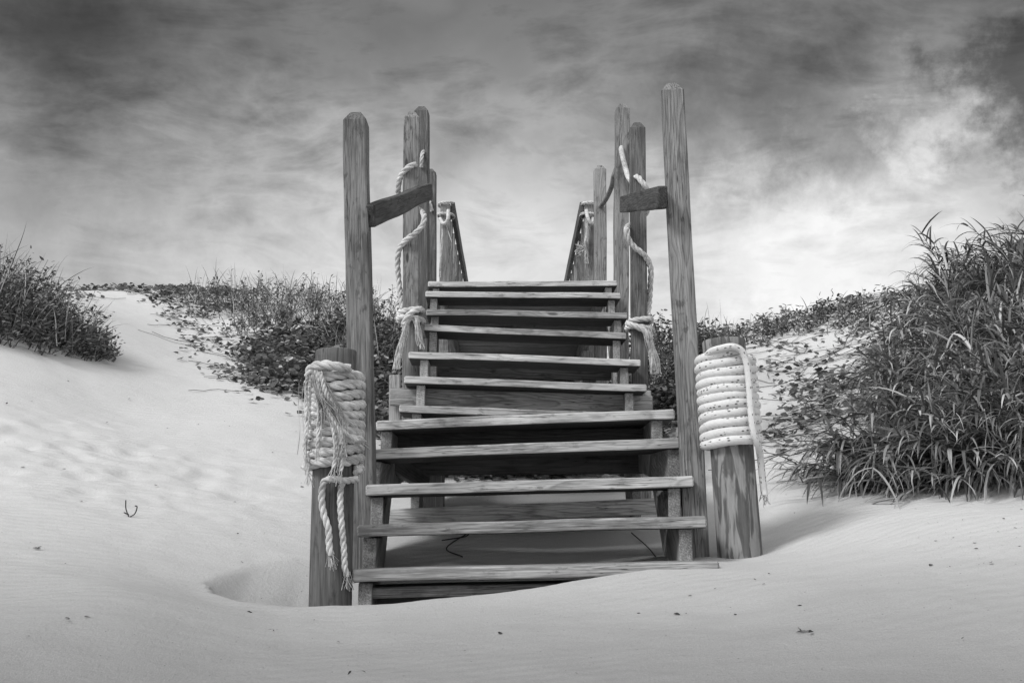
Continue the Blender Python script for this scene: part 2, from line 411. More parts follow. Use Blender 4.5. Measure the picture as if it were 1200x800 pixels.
# ---- lower flight: (xl,yl,xr,yr,Y)
LT = [(412,667,843,656,3.62),(418,615,828,604,3.82),(428,568,813,557,4.02),(425.5,527,811.5,512,4.22),(440,492,790.5,478,4.42)]
base1 = at(600, 700, 4.0)
low = thing('lower_steps', 'lower flight of five open timber treads half buried in sand, with two tall capped posts', 'steps', (base1.x, base1.y, gz1(base1.x, 4.0)))
low_ends = []
for i, (xl, yl, xr, yr, Y) in enumerate(LT):
    a = at(xl, yl, Y+.02); b = at(xr, yr, Y-.02); tk = .046
    dep = .27 if i < 4 else .24
    tilt = [-.01, .0, .0, .0, .0][i]
    back = Vector((.01, dep, tilt*dep))
    c = back*.5+Vector((0, 0, -tk/2))
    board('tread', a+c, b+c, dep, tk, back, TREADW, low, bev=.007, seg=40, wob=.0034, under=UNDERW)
    low_ends.append((a, b))
# platform boards behind the top tread
for j in range(2):
    a, b = low_ends[4]; o_ = Vector((.0, .262+.20*j, -.023))
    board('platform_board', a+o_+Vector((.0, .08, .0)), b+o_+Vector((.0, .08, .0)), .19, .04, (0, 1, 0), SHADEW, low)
def saw(ends, side, inset, th, tk, bury, extra_back, depth=.26):
    s = 1 if side == 0 else -1
    P = [e[side] for e in ends]
    xs = [p.x+s*inset for p in P]; ys = [p.y+.03 for p in P]; zs = [p.z-tk-.002 for p in P]
    def fx(y): return float(np.interp(y, ys, xs))-(th if side else 0)
    out = [(ys[0], zs[0]-bury)]
    for i in range(len(P)):
        out.append((ys[i], zs[i]))
        if i < len(P)-1: out.append((ys[i+1], zs[i]))
    yl = ys[-1]+extra_back
    out.append((yl, zs[-1]))
    out.append((yl, zs[-1]-depth*.75))
    out.append((ys[-1]+.08, zs[-1]-depth*.75-.06))
    out.append((ys[0]+.22, zs[0]-bury))
    return out, fx
for side in (0, 1):
    out, fx = saw(low_ends, side, .022 if side == 0 else .052, .05, .046, .34, .58)
    stringer('stringer', out, .05, None, WOOD, low, fx)
post(417.5, 134, 427, 712, 4.14, .103, low, name='post')
post(787, 100, 817, 655, 4.12, .100, low, yaw=-.12, name='post')
# joists and cross members under the platform
zt = low_ends[4][0].z
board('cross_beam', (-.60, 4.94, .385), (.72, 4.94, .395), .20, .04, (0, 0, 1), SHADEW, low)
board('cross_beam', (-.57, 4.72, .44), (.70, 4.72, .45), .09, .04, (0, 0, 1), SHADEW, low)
a = at(448, 606, 4.72); b = at(792, 592, 4.72); board('cross_board', a, b, .075, .04, (0, 0, 1), TREADW, low)
board('support_post', at(509, 640, 5.0), at(509, 545, 5.0), .10, .09, (1, 0, 0), WOOD, low)
a = at(450, 560, 4.3); board('brace', at(449, 536, 4.55), at(500, 566, 4.9), .08, .035, (0, 0, 1), SHADEW, low)
# sand covered plank showing under the lowest tread
board('lower_plank', at(432, 693, 3.78), at(760, 684, 3.80), .12, .04, (0, 1, .05), WOOD, low)
board('hand_rail', at(434, 253, 4.10), at(502, 224.5, 5.66), .100, .045, (0, 0, 1), DARKW, low, bev=.007, seg=24, wob=.003)
board('hand_rail', at(776, 231.5, 3.98), at(730.5, 239.5, 5.66), .098, .045, (0, 0, 1), DARKW, low, bev=.007, seg=24, wob=.003)

# ---- upper flight
UT = [(467,474,765,484,4.98),(473,441,757.5,450,5.22),(478,411.5,750.5,421,5.47),(496,379.5,734,389.5,5.78),(499,361.5,735,366,6.02),(498,341,727,343,6.32),(501,329.5,723,328.5,6.60)]
b2 = at(600, 550, 5.7)
up = thing('upper_steps', 'upper flight of seven open timber treads between clusters of tall posts', 'steps', (0, 5.6, gz1(0, 5.6)))
up_ends = []
for i, (xl, yl, xr, yr, Y) in enumerate(UT):
    a = at(xl, yl, Y-.015); b = at(xr, yr, Y+.015); tk = .040
    dep = .25; c = Vector((0, dep/2, -tk/2))
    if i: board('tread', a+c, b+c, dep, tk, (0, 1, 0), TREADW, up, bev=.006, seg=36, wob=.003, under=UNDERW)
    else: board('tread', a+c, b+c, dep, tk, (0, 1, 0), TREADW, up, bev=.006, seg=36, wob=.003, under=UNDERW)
    up_ends.append((a, b))
lowends, topends = up_ends[:3], up_ends[3:]
def shift(ends, side, dx): return ends
for side in (0, 1):
    s = 1 if side == 0 else -1
    # two-piece stringers: outer pair under the three low treads, inner pair up to the deck
    P = [e[side] for e in lowends]
    out, fx = saw(lowends, side, .068, .045, .04, .62, .16, .2)
    stringer('stringer', out, .045, None, WOOD, up, fx)
    out, fx = saw(topends, side, .035, .045, .04, .34, .14, .24)
    out[-1] = (out[-1][0]+.05, out[-1][1]-.05)
    stringer('stringer', out, .045, None, WOOD, up, fx)
board('cross_beam', at(457, 465, 5.36), at(764, 474, 5.40), .096, .045, (0, 0, 1), WOOD, up)
board('support_post', at(463, 600, 5.43), at(463, 440, 5.43), .062, .062, (1, 0, 0), WOOD, up)
board('support_post', at(776-20, 600, 5.46), at(776-20, 458, 5.46), .062, .062, (1, 0, 0), WOOD, up)
board('cross_beam', at(500, 432, 6.1), at(716, 436, 6.1), .10, .045, (0, 0, 1), DARKW, up)
board('support_post', at(690, 600, 6.2), at(690, 420, 6.2), .09, .09, (1, 0, 0), WOOD, up)
board('support_post', at(522, 600, 6.2), at(522, 425, 6.2), .09, .09, (1, 0, 0), WOOD, up)
board('cross_board', (-.68, 6.62, 1.40), (.70, 6.62, 1.40), .16, .04, (0, 0, 1), DARKW, up)
# tall posts: (top x, top y, bottom x, bottom y, distance, width)
post(482.5, 133, 481, 520, 5.79, .098, up, yaw=.05)
post(494.5, 126, 493.5, 470, 6.94, .105, up, yaw=-.05)
post(504, 199, 503.5, 420, 7.75, .102, up)
post(746.5, 145, 750, 520, 5.79, .096, up, yaw=-.05)
post(729, 123, 727, 470, 6.94, .101, up, yaw=.05)
post(702.8, 195, 704, 420, 7.75, .098, up)

# ---- walkway and its railings beyond the top tread
deck = thing('boardwalk', 'raised boardwalk deck leading away behind the top tread', 'boardwalk', (0, 6.9, 1.7))
zdk = at(612, 329, 6.6).z
V = []; Fc = []
for i in range(40):      # the deck planks are one surface
    y0 = 6.86+i*.15; n = len(V)
    for (x, y, z) in [(-.57, y0, zdk-.04), (.69, y0, zdk-.04), (.69, y0+.14, zdk-.04), (-.57, y0+.14, zdk-.04), (-.57, y0, zdk), (.69, y0, zdk), (.69, y0+.14, zdk), (-.57, y0+.14, zdk)]: V.append((x, y, z))
    Fc += [(n, n+3, n+2, n+1), (n+4, n+5, n+6, n+7), (n, n+1, n+5, n+4), (n+1, n+2, n+6, n+5), (n+2, n+3, n+7, n+6), (n+3, n, n+4, n+7)]
link('deck', mesh_np('deck', V, Fc, smooth=False), WOOD, deck)
for x in (-.50, .62): board('joist', (x, 6.86, zdk-.12), (x, 12.8, zdk-.12), .15, .04, (0, 0, 1), WOOD, deck)
for x in (-.58, .64):
    for y in (8.2, 10.0, 11.8): board('support_post', (x, y, zdk-.9), (x, y, zdk-.20), .09, .09, (1, 0, 0), WOOD, deck)
def railing(px, side, label):
    RY = 8.6; p = at(px, 238, RY); r = thing('railing', label, 'railing', (p.x, RY, zdk), 'railings of the boardwalk')
    zt = p.z
    board('post', (p.x, RY, zdk-.3), (p.x, RY, zt), .092, .09, (1, 0, 0), POSTW, r, top=(.03, .55))
    for i in range(11):
        y = RY+.40+i*.38
        board('baluster', (p.x, y, zdk-.15), (p.x, y, zt-.05), .085, .04, (1, 0, 0), POSTW, r, seg=6)
    board('hand_rail', (p.x-side*.066, RY-.03, zt-.065), (p.x-side*.066, 12.8, zt-.065), .13, .036, (0, 0, 1), DARKW, r)
    board('lower_rail', (p.x-side*.066, RY-.03, zdk+.12), (p.x-side*.066, 12.8, zdk+.12), .09, .036, (0, 0, 1), POSTW, r)
railing(522.5, -1, 'left boardwalk railing of upright slats, its rope tail long and thin')
railing(690, 1, 'right boardwalk railing of upright slats, its rope ending in a frayed tuft')

# ------------------------------------------------------------------ round piles
def pile(name, label, tpx, tpy, bpx, bpy_, Y, Rr, mat, down=.3, bulge=.0):
    a = at(bpx, bpy_, Y); b = at(tpx, tpy, Y); d = (a-b).normalized(); a = a+d*down
    ax = (b-a); L = ax.length; ax.normalize(); wd = Vector((1, 0, 0)); wd = (wd-ax*wd.dot(ax)).normalized(); n = ax.cross(wd)
    M = Matrix.Translation(a) @ Matrix((ax, wd, n)).transposed().to_4x4()
    m = 48; rows = [(L*i/40, 1) for i in range(40)]+[(L-.004, 1), (L, .965)]
    V = []; Fc = []
    for x, s in rows:
        for j in range(m):
            t = 2*math.pi*j/m
            rr = Rr*s*(1+.02*mnoise.noise(Vector((x*2, math.cos(t)*1.2, math.sin(t)*1.2)))+.012*mnoise.noise(Vector((x*1.5, math.cos(t)*6, math.sin(t)*6))))
            # a long drying split
            rr -= .006*math.exp(-((t-(4.75+.05*math.sin(x*7)))/.035)**2)*(1 if x > .2 else .2)
            V.append((x, rr*math.cos(t), rr*math.sin(t)))
    for i in range(len(rows)-1):
        for j in range(m): q = i*m+j; c = i*m+(j+1) % m; Fc.append((q, c, c+m, q+m))
    Fc.append(tuple(range(m-1, -1, -1))); Fc.append(tuple((len(rows)-1)*m+j for j in range(m)))
    me = mesh_np(name, V, Fc)
    o = link(name, me, mat, None, M); setp(o, label, 'bollard', 'rope wrapped timber piles')
    for p in me.polygons:
        if len(p.vertices) > 4: p.use_smooth = False
    return a, b, ax, wd, n, L
PL = pile('wooden_pile', 'dark round timber pile at the left foot of the steps, in the sand hollow', 394, 411, 387, 714, 3.70, .0775, LOGW)
PR = pile('wooden_pile', 'mottled round timber pile at the right foot of the steps', 848, 399, 868, 660, 4.02, .088, PILEW)

# ------------------------------------------------------------------ ropes
def resample(P, step):
    P = np.asarray(P, float); d = np.r_[0, np.cumsum(np.linalg.norm(np.diff(P, axis=0), axis=1))]
    n = max(4, int(d[-1]/step)); t = np.linspace(0, d[-1], n)
    return np.c_[[np.interp(t, d, P[:, i]) for i in range(3)]].T, t
def catmull(P, k=10):
    P = [np.asarray(p, float) for p in P]; P = [2*P[0]-P[1]]+P+[2*P[-1]-P[-2]]; out = []
    for i in range(1, len(P)-2):
        for j in range(k):
            t = j/k; a, b, c, d = P[i-1:i+3]
            out.append(.5*((2*b)+(-a+c)*t+(2*a-5*b+4*c-d)*t*t+(-a+3*b-3*c+d)*t**3))
    out.append(P[-2]); return np.array(out)
def frames(P):
    T = np.gradient(P, axis=0); T /= np.linalg.norm(T, axis=1)[:, None]+1e-12
    N = np.zeros_like(P); n = np.cross(T[0], [0, 0, 1.0])
    if np.linalg.norm(n) < .1: n = np.cross(T[0], [1.0, 0, 0])
    n /= np.linalg.norm(n); N[0] = n
    for i in range(1, len(P)):
        n = n-T[i]*np.dot(n, T[i]); n /= np.linalg.norm(n)+1e-12; N[i] = n
    return T, N, np.cross(T, N)
class MB:
    def __init__(s): s.V = []; s.F = []; s.UV = []; s.n = 0
    def tube(s, P, r, sides=8, t=None, cap=True):
        P = np.asarray(P); T, N, B = frames(P); m = len(P); r = np.broadcast_to(r, (m,))
        if t is None: t = np.r_[0, np.cumsum(np.linalg.norm(np.diff(P, axis=0), axis=1))]
        a = np.linspace(0, 2*np.pi, sides+1)
        V = P[:, None, :]+r[:, None, None]*(np.cos(a)[None, :, None]*N[:, None, :]+np.sin(a)[None, :, None]*B[:, None, :])
        UV = np.stack(np.broadcast_arrays(t[:, None]+random.random()*0, (a/(2*np.pi))[None, :]), -1)
        i = np.arange((m-1)*sides); q = i//sides; c = i % sides; b = q*(sides+1)+c+s.n
        s.F.append(np.c_[b, b+1, b+sides+2, b+sides+1]); s.V.append(V.reshape(-1, 3)); s.UV.append(UV.reshape(-1, 2)); s.n += m*(sides+1)
        if cap and sides >= 6:
            for e in (0, m-1):
                ring = V[e]; cen = P[e]+T[e]*(r[e]*.25*(1 if e else -1))
                k0 = s.n; s.V.append(np.vstack([ring, cen[None]])); s.UV.append(np.zeros((sides+2, 2))); s.n += sides+2
                j = np.arange(sides)
                s.F.append(np.c_[k0+j, k0+j+1, np.full(sides, k0+sides+1), np.full(sides, k0+sides+1)])
    def laid(s, P, Rr, pitch=None, sides=8, n=3, step=None):
        """three-strand twisted rope along P"""
        pitch = pitch or Rr*7.5; P, t = resample(P, step or Rr*.42); T, N, B = frames(P)
        for k in range(n):
            ph = 2*np.pi*(t/pitch+k/n)
            wob = 1+.05*np.sin(t*60+k*2)
            C = P+(Rr*.50)*(np.cos(ph)[:, None]*N+np.sin(ph)[:, None]*B)
            s.tube(C, Rr*.56*wob, sides, t+k*.37)
    def hair(s, P, r):
        s.tube(P, r, 3, cap=False)
    def build(s, name, mat, parent=None):
        Fq = np.vstack(s.F)
        me = bpy.data.meshes.new(name)
        V = np.vstack(s.V); UV = np.vstack(s.UV)
        tri = Fq[:, 2] == Fq[:, 3]
        lens = np.where(tri, 3, 4); loops = []
        mask = np.ones(Fq.shape, bool); mask[tri, 3] = False
        li = Fq[mask]
        me.vertices.add(len(V)); me.vertices.foreach_set('co', V.astype(np.float32).ravel())
        me.loops.add(len(li)); me.loops.foreach_set('vertex_index', li.astype(np.int32))
        me.polygons.add(len(Fq)); me.polygons.foreach_set('loop_start', np.r_[0, np.cumsum(lens)[:-1]].astype(np.int32))
        me.polygons.foreach_set('use_smooth', np.ones(len(Fq), bool))
        l = me.uv_layers.new(name='UVMap'); l.data.foreach_set('uv', UV[li].astype(np.float32).ravel())
        me.update(calc_edges=True); me.validate()
        return link(name, me, mat, parent)
def tuft(mb, p, d, L, n, spread, r=.0016, grav=.4, wig=.012):
    """frayed rope end: loose yarns leaving p along d"""
    d = np.asarray(d, float); d /= np.linalg.norm(d); p = np.asarray(p, float)
    for i in range(n):
        v = d+rng.normal(0, spread, 3); v /= np.linalg.norm(v); l = L*rng.uniform(.6, 1.1)
        s0 = p+rng.normal(0, .006, 3); Q = [s0]
        for j in range(1, 7):
            v = v+np.array([0, 0, -grav/6])+rng.normal(0, wig*4, 3); v /= np.linalg.norm(v); Q.append(Q[-1]+v*l/6)
        mb.hair(catmull(Q, 2), r*rng.uniform(.7, 1.3))
def pile_pt(PP, h, ang, rad):
    a, b, ax, wd, n, L = PP; return np.array(a+ax*h+wd*(rad*math.cos(ang))+n*(rad*math.sin(ang)))
def h_of(PP, py, Y):
    """height along the pile that shows at photo row py on its near side"""
    a, b, ax = PP[0], PP[1], PP[2]; best = None
    for i in range(400):
        h = PP[5]*i/400; q = a+ax*h; px, qy = proj(q.x, q.y-.09, q.z)
        if best is None or abs(qy-py) < best[0]: best = (abs(qy-py), h)
    return best[1]
def coil(PP, h0, h1, turns, rr, rope, start=0, sign=1, jit=.004):
    Q = []; N = int(turns*40)
    for i in range(N+1):
        t = i/N; ang = start+sign*2*math.pi*turns*t
        h = h0+(h1-h0)*t
        Q.append(pile_pt(PP, h+jit*math.sin(ang*1.0+t*9)+jit*.5*math.sin(ang*3.1+t*5), ang, rr+rope*.96+.0015*math.sin(t*31)))
    return np.array(Q)
# ang: wd = +x ; n = ax x wd.  ax ~ +z, so n ~ +y (away from the viewer); near side is ang = -pi/2
HL0, HL1 = h_of(PL, 549, 0), h_of(PL, 434, 0)
rr_l = .0195
ropeL = thing('twisted_rope', 'thick frayed twisted rope wound around the left pile with loose ends hanging', 'rope', tuple(pile_pt(PL, HL0, -math.pi/2, .1)), 'ropes tied to the steps')
mb = MB(); Q = coil(PL, HL0, HL1, 10.5, .0775, rr_l, start=-.3, jit=.0055); mb.laid(Q, rr_l, pitch=.13)
mb.build('coil', ROPE, ropeL)
def on_pile(PP, Rp, px, py, out=0.0):
    """point on the near surface of a pile shown at photo point px,py"""
    a, b, ax = PP[0], PP[1], PP[2]
    # find distance at which the ray meets the cylinder of radius Rp+out
    best = None
    for i in range(160):
        Y = a.y-.2+.0025*i; q = at(px, py, Y); w = q-a; w = w-ax*w.dot(ax)
        if w.length <= Rp+out: return np.array(q)
        if best is None or w.length < best[0]: best = (w.length, q)
    return np.array(best[1])
# loose unlaid strands over the coil
loose = [
 [(364,430),(361,450),(360,475),(361,505),(359,530),(362,555)],
 [(370,432),(371,455),(375,478),(374,500),(372,525)],
 [(367,436),(373,460),(384,480),(392,500),(395,525),(393,548)],
 [(371,434),(380,458),(392,478),(400,496),(408,508),(417,516)],
 [(374,436),(384,462),(396,482),(402,505),(404,525)],
 [(369,440),(378,468),(388,488),(398,508),(402,530),(398,552)],
 [(368,436),(376,460),(388,482),(396,500),(400,520)],
]
mb = MB()
for q in loose:
    P = [on_pile(PL, .0775, x+random.uniform(-2, 2), y, .047+random.uniform(0, .014)) for x, y in q]
    mb.laid(catmull(P, 8), random.uniform(.0065, .0095), pitch=.06, sides=6)
    e = np.array(P[-1]); d = np.array(P[-1])-np.array(P[-2]); tuft(mb, e, d, .05, 9, .25, .0013)
for i in range(55):
    q = loose[random.randrange(len(loose))]; dx = random.gauss(0, 3)
    P = [on_pile(PL, .0775, x+dx+random.uniform(-3, 3), y+random.uniform(-4, 4), .05+random.uniform(0, .02)) for x, y in q]
    k0 = random.randint(0, 2); mb.hair(catmull(P[k0:k0+random.randint(3, 4)], 6), random.uniform(.0011, .0022))
mb.build('loose_strand', ROPE, ropeL)
# bight over the top wrap
mb = MB(); P = [on_pile(PL, .0775, x, y, o) for x, y, o in [(410,432,.045),(395,429,.055),(380,427,.058),(366,430,.055),(361,440,.05)]]
mb.laid(catmull(P, 8), .017); mb.build('bight', ROPE, ropeL)
# two tails below the coil
def tail(PP, Rp, pts, r, parent, mat=ROPE, pitch=None, fray=.05, name='tail', nf=26):
    mb = MB(); P = [on_pile(PP, Rp, x, y, o) for x, y, o in pts]; C = catmull(P, 8)
    mb.laid(C, r, pitch=pitch); d = C[-1]-C[-4]; o = mb.build(name, mat, parent)
    m2 = MB(); tuft(m2, C[-1], d, fray, nf+14, .32, .0014); m2.build('frayed_end', mat, o)
    return o
tail(PL, .0775, [(418,561,.02),(405,563,.035),(390,561,.035),(380,564,.03),(377,580,.02),(379,600,.016),(385,620,.016),(386,640,.016),(388,650,.016)], .0125, ropeL)
tail(PL, .0775, [(402,563,.03),(399,575,.02),(399,595,.016),(401,620,.016),(403,645,.016),(404,665,.016),(407,675,.018)], .0115, ropeL)

HR0, HR1 = h_of(PR, 521, 0), h_of(PR, 414, 0)
rr_r = .0205
ropeR = thing('braided_rope', 'smooth white braided rope with dark flecks, wound around the right pile', 'rope', tuple(pile_pt(PR, HR0, -math.pi/2, .1)), 'ropes tied to the steps')
mb = MB(); Q = coil(PR, HR0, HR1, 10.6, .088, rr_r, start=1.2, sign=1, jit=.0050); P, t = resample(Q, .006); mb.tube(P, rr_r*(.98+.05*np.sin(t*23)*np.sin(t*9.1)+.02*np.sin(t*140)), 16, t)
for i in range(420):      # fuzz standing off the cover
    j = rng.integers(5, len(P)-5); o_ = rng.normal(0, 1, 3); o_ /= np.linalg.norm(o_); b_ = P[j]+o_*rr_r*.95; e_ = b_+o_*rng.uniform(.003, .009)+rng.normal(0, .003, 3)
    mb.hair(np.array([b_, (b_+e_)/2+rng.normal(0, .001, 3), e_]), .0006)
mb.build('coil', ROPE2, ropeR)
P = [on_pile(PR, .088, x, y, o) for x, y, o in [(826,420,.015),(833,412,.035),(845,408,.048),(858,406,.058),(869,411,.06),(875,425,.062),(878,450,.062),(880,480,.062),(883,505,.062),(888,520,.055),(891,535,.03),(893,555,.024),(895,572,.024),(896,580,.024)]]
mb = MB(); C, t = resample(catmull(P, 8), .006); mb.tube(C, .0140, 12, t); tuft(mb, C[-1], C[-1]-C[-4], .035, 30, .3, .0015); mb.build('tail', ROPE2, ropeR)

# ---- ropes threaded through the tall posts
def seg_rope(pts, r, parent, mat=ROPE, name='strand', smooth=False, fray=None):
    mb = MB(); P = catmull([tuple(at(x, y, Y)) for x, y, Y in pts], 8)
    if smooth: C, t = resample(P, .006); mb.tube(C, r, 10, t)
    else: mb.laid(P, r, sides=7)
    return mb.build(name, mat, parent)
def ring_rope(px, py, Y, rad, r, parent, dy=0, name='knot', turns=1.0, rise=0.0):
    c = at(px, py, Y); Q = []
    for i in range(int(30*turns)+1):
        a = 2*math.pi*i/30; q = max(abs(math.cos(a)), abs(math.sin(a)))**.35
        Q.append((c.x+rad*math.cos(a)/q, c.y+rad*math.sin(a)/q, c.z+rise*i/30+dy*math.cos(a)))
    mb = MB(); mb.laid(np.array(Q), r, sides=7); return mb.build(name, ROPE, parent)
def tassel(pts, parent, n=40, w0=.012, w1=.03, r=.0026, name='tassel'):
    """a bundle of loose yarns following pts, spreading"""
    C = catmull([tuple(at(x, y, Y)) for x, y, Y in pts], 6); m = len(C); mb = MB()
    t = np.linspace(0, 1, m)[:, None]
    for i in range(n):
        o0 = rng.normal(0, w0*.6, 3); o1 = rng.normal(0, w1*.6, 3); o1[2] = 0
        ph = rng.uniform(0, 6.28); wv = .004*np.sin(t*9+ph)
        e = max(6, int(m*rng.uniform(.8, 1.0)))
        P = C+o0*(1-t)+o1*t+wv*np.array([1, .5, 0]); mb.tube(P[:e], r*rng.uniform(.6, 1.25), 4, cap=False)
    return mb.build(name, ROPE, parent)
rl = thing('twisted_rope', 'twisted rope threaded down the left post cluster, knotted with a split tassel', 'rope', tuple(at(482, 372, 5.7)), 'ropes tied to the steps')
seg_rope([(487,193,5.735),(482,194,5.71),(475,199,5.72),(469,208,5.77),(467,218,5.82),(467,228,5.88),(472,238,5.93),(486,244,5.90),(494,248,5.77),(497,254,5.70),(495,264,5.69),(487,273,5.69),(476,281,5.71),(468,292,5.75),(466,308,5.78),(467,325,5.80),(469,345,5.80),(472,362,5.76)], .0172, rl)
seg_rope([(497,177,6.90),(495,180,6.86),(494,188,6.85),(493.5,196,6.87)], .0145, rl)
seg_rope([(503,235,7.70),(504,240,7.66),(506,247,7.69)], .017, rl)
ring_rope(481.5, 366, 5.79, .070, .0175, rl, dy=.012); ring_rope(481.5, 375, 5.79, .074, .0175, rl, dy=-.008)
seg_rope([(494,362,5.71),(486,364,5.68),(478,370,5.67),(473,380,5.68)], .0175, rl, name='knot')
tassel([(478,374,5.68),(474,392,5.675),(468,412,5.67),(465,437,5.67)], rl, 70, .013, .022)
tassel([(488,374,5.68),(490,388,5.675),(493,400,5.67),(496,411,5.67)], rl, 46, .012, .020)

rr2 = thing('twisted_rope', 'twisted rope threaded down the right post cluster, knotted with one thick tassel', 'rope', tuple(at(748, 380, 5.7)), 'ropes tied to the steps')
seg_rope([(745,207,5.74),(748,208,5.715),(752,213,5.70),(757,220,5.71),(760,232,5.80),(757,250,5.93),(744,262,5.91),(736,265,5.76),(734,271,5.69),(737,281,5.69),(744,290,5.70),(753,297,5.71),(760,306,5.74),(763,318,5.77),(762,335,5.80),(761,352,5.80),(759,370,5.76)], .0172, rr2)
seg_rope([(728,173,6.90),(728,176,6.86),(730,185,6.85),(733,197,6.85),(736,207,6.83),(742,216,6.80)], .0185, rr2, smooth=True, mat=ROPE)
ring_rope(749.5, 377, 5.79, .070, .0175, rr2, dy=.008); ring_rope(749.5, 386, 5.79, .074, .0175, rr2, dy=-.012)
seg_rope([(735,379,5.70),(745,382,5.68),(756,388,5.68),(762,397,5.69)], .018, rr2, name='knot')
tassel([(757,386,5.69),(762,402,5.68),(766,420,5.68),(768,442,5.68)], rr2, 95, .016, .023)

rr3 = thing('smooth_rope', 'dark smooth rope sagging between two posts at the right of the stairs', 'rope', tuple(at(710, 230, 7.3)), 'ropes tied to the steps')
seg_rope([(723,196,6.99),(719,207,7.02),(717,218,7.15),(712,230,7.4),(707,238,7.6),(703,242,7.72)], .0190, rr3, mat=ROPED, smooth=True)

def rail_rope(px, side, label, long_tail):
    Y = 8.6; N_ = Y-.09
    c = at(px, 250, Y); g = thing('tied_rope', label, 'rope', tuple(c), 'ropes tied to the steps')
    ring_rope(px, 240, Y, .070, .0125, g, dy=.004, name='loop'); ring_rope(px, 253, Y, .074, .013, g, dy=-.006, name='loop')
    seg_rope([(px-7,256,N_),(px-3,262,N_-.03),(px+2,258,N_-.04),(px+3,246,N_-.02)] if long_tail else [(px-3,246,N_-.02),(px-1,256,N_-.04),(px+3,262,N_-.04),(px+5,256,N_)], .017, g, smooth=True, name='knot')
    if long_tail:
        tassel([(px-4,258,N_),(px-4,275,N_),(px-6,300,N_),(px-7,330,N_)], g, 16, .006, .008, .0028, 'tail')
        seg_rope([(px,262,N_),(px+3,272,N_),(px+7,284,N_)], .0035, g, smooth=True, name='yarn')
    else:
        tassel([(px-1,258,N_),(px-2,275,N_),(px-4,290,N_),(px-2,313,N_)], g, 44, .014, .020, .0035, 'tassel')
        mb = MB(); tuft(mb, at(px-4, 292, N_), (-1, 0, .2), .09, 60, .4, .003); mb.build('frayed_tuft', ROPE, g)
rail_rope(522.5, -1, 'rope looped around the left railing post with a thin straight tail', True)
rail_rope(690, 1, 'rope looped around the right railing post with a frayed side tuft', False)

# ------------------------------------------------------------------ vegetation
def inpoly(px, py, poly):
    c = np.zeros(px.shape, bool); n = len(poly); j = n-1
    for i in range(n):
        xi, yi = poly[i]; xj, yj = poly[j]
        cond = ((yi > py) != (yj > py)) & (px < (xj-xi)*(py-yi)/(yj-yi+1e-12)+xi); c ^= cond; j = i
    return c
def world_poly(poly, box, n, front=None, edge=.35):
    """ground positions (uniform over the dune) whose ground shows inside the given photo outline"""
    x = rng.uniform(box[0], box[1], n*14); y = rng.uniform(box[2], box[3], n*14); z = gz(x, y)
    d = y*math.cos(TH)+z*math.sin(TH); px = 600+F*x/d; py = 400-F*(-y*math.sin(TH)+z*math.cos(TH))/d
    jx = px+vnoise(x, y, 3, 31)*40; jy = py+vnoise(x, y, 3, 37)*24
    k = inpoly(jx, jy, poly); x, y, z = x[k][:n], y[k][:n], z[k][:n]
    return np.c_[x, y, z]
def blades(P, D, L, W, bend, nseg=7):
    """many grass blades: P roots, D initial directions, L length, W width, bend = droop"""
    n = len(P); t = np.linspace(0, 1, nseg+1)
    D = D/np.linalg.norm(D, axis=1)[:, None]
    C = np.zeros((n, nseg+1, 3)); C[:, 0] = P; v = D.copy()
    for i in range(1, nseg+1):
        v = v+np.c_[np.zeros(n), np.zeros(n), -bend/nseg*(1+i/nseg)]+rng.normal(0, .035, (n, 3)); v /= np.linalg.norm(v, axis=1)[:, None]
        C[:, i] = C[:, i-1]+v*(L/nseg)[:, None]
    side = np.cross(D, np.c_[rng.normal(0, .35, n), rng.normal(0, .35, n), np.ones(n)]); side /= np.linalg.norm(side, axis=1)[:, None]+1e-9
    w = (W[:, None]*.5*np.clip(1.25*(1-t[None, :])**.75*(.55+.9*t[None, :]), 0.04, 2))
    up = np.cross(side, D)
    A = C-side[:, None, :]*w[:, :, None]; B = C+side[:, None, :]*w[:, :, None]; Mid = C-up[:, None, :]*(w*.35)[:, :, None]
    V = np.stack([A, Mid, B], 2).reshape(-1, 3)
    base = (np.arange(n)*(nseg+1)*3)[:, None, None]; s = (np.arange(nseg)*3)[None, :, None]; o = base+s
    q1 = np.concatenate([o+0, o+1, o+4, o+3], 2).reshape(-1, 4); q2 = np.concatenate([o+1, o+2, o+5, o+4], 2).reshape(-1, 4)
    return V, np.vstack([q1, q2])
def leaves(P, D, Nn, L, W):
    """leaf quads pairs folded along midrib; 2x2 quads with pointed ends -> 6 verts"""
    n = len(P); D = D/np.linalg.norm(D, axis=1)[:, None]; S_ = np.cross(D, Nn); S_ /= np.linalg.norm(S_, axis=1)[:, None]+1e-9; U = np.cross(S_, D)
    L = L[:, None]; W = W[:, None]
    p0 = P; p1 = P+D*L*.45-U*W*.12; p2 = P+D*L-U*L*.12
    l1 = P+D*L*.3+S_*W*.5+U*W*.1; l2 = P+D*L*.68+S_*W*.40; r1 = P+D*L*.3-S_*W*.5+U*W*.1; r2 = P+D*L*.68-S_*W*.40
    V = np.stack([p0, p1, p2, l1, l2, r1, r2], 1).reshape(-1, 3); b = (np.arange(n)*7)[:, None]
    q = np.vstack([np.c_[b+0, b+1, b+4, b+3], np.c_[b+1, b+2, b+4, b+4][:, :3].repeat(1, 0) if False else np.c_[b+1, b+2, b+4, b+1]])
    q1 = np.c_[b, b+1, b+4, b+3]; t1 = np.c_[b+1, b+2, b+4]; q2 = np.c_[b, b+5, b+6, b+1]; t2 = np.c_[b+1, b+6, b+2]
    return V, np.vstack([q1, q2]), np.vstack([t1, t2])
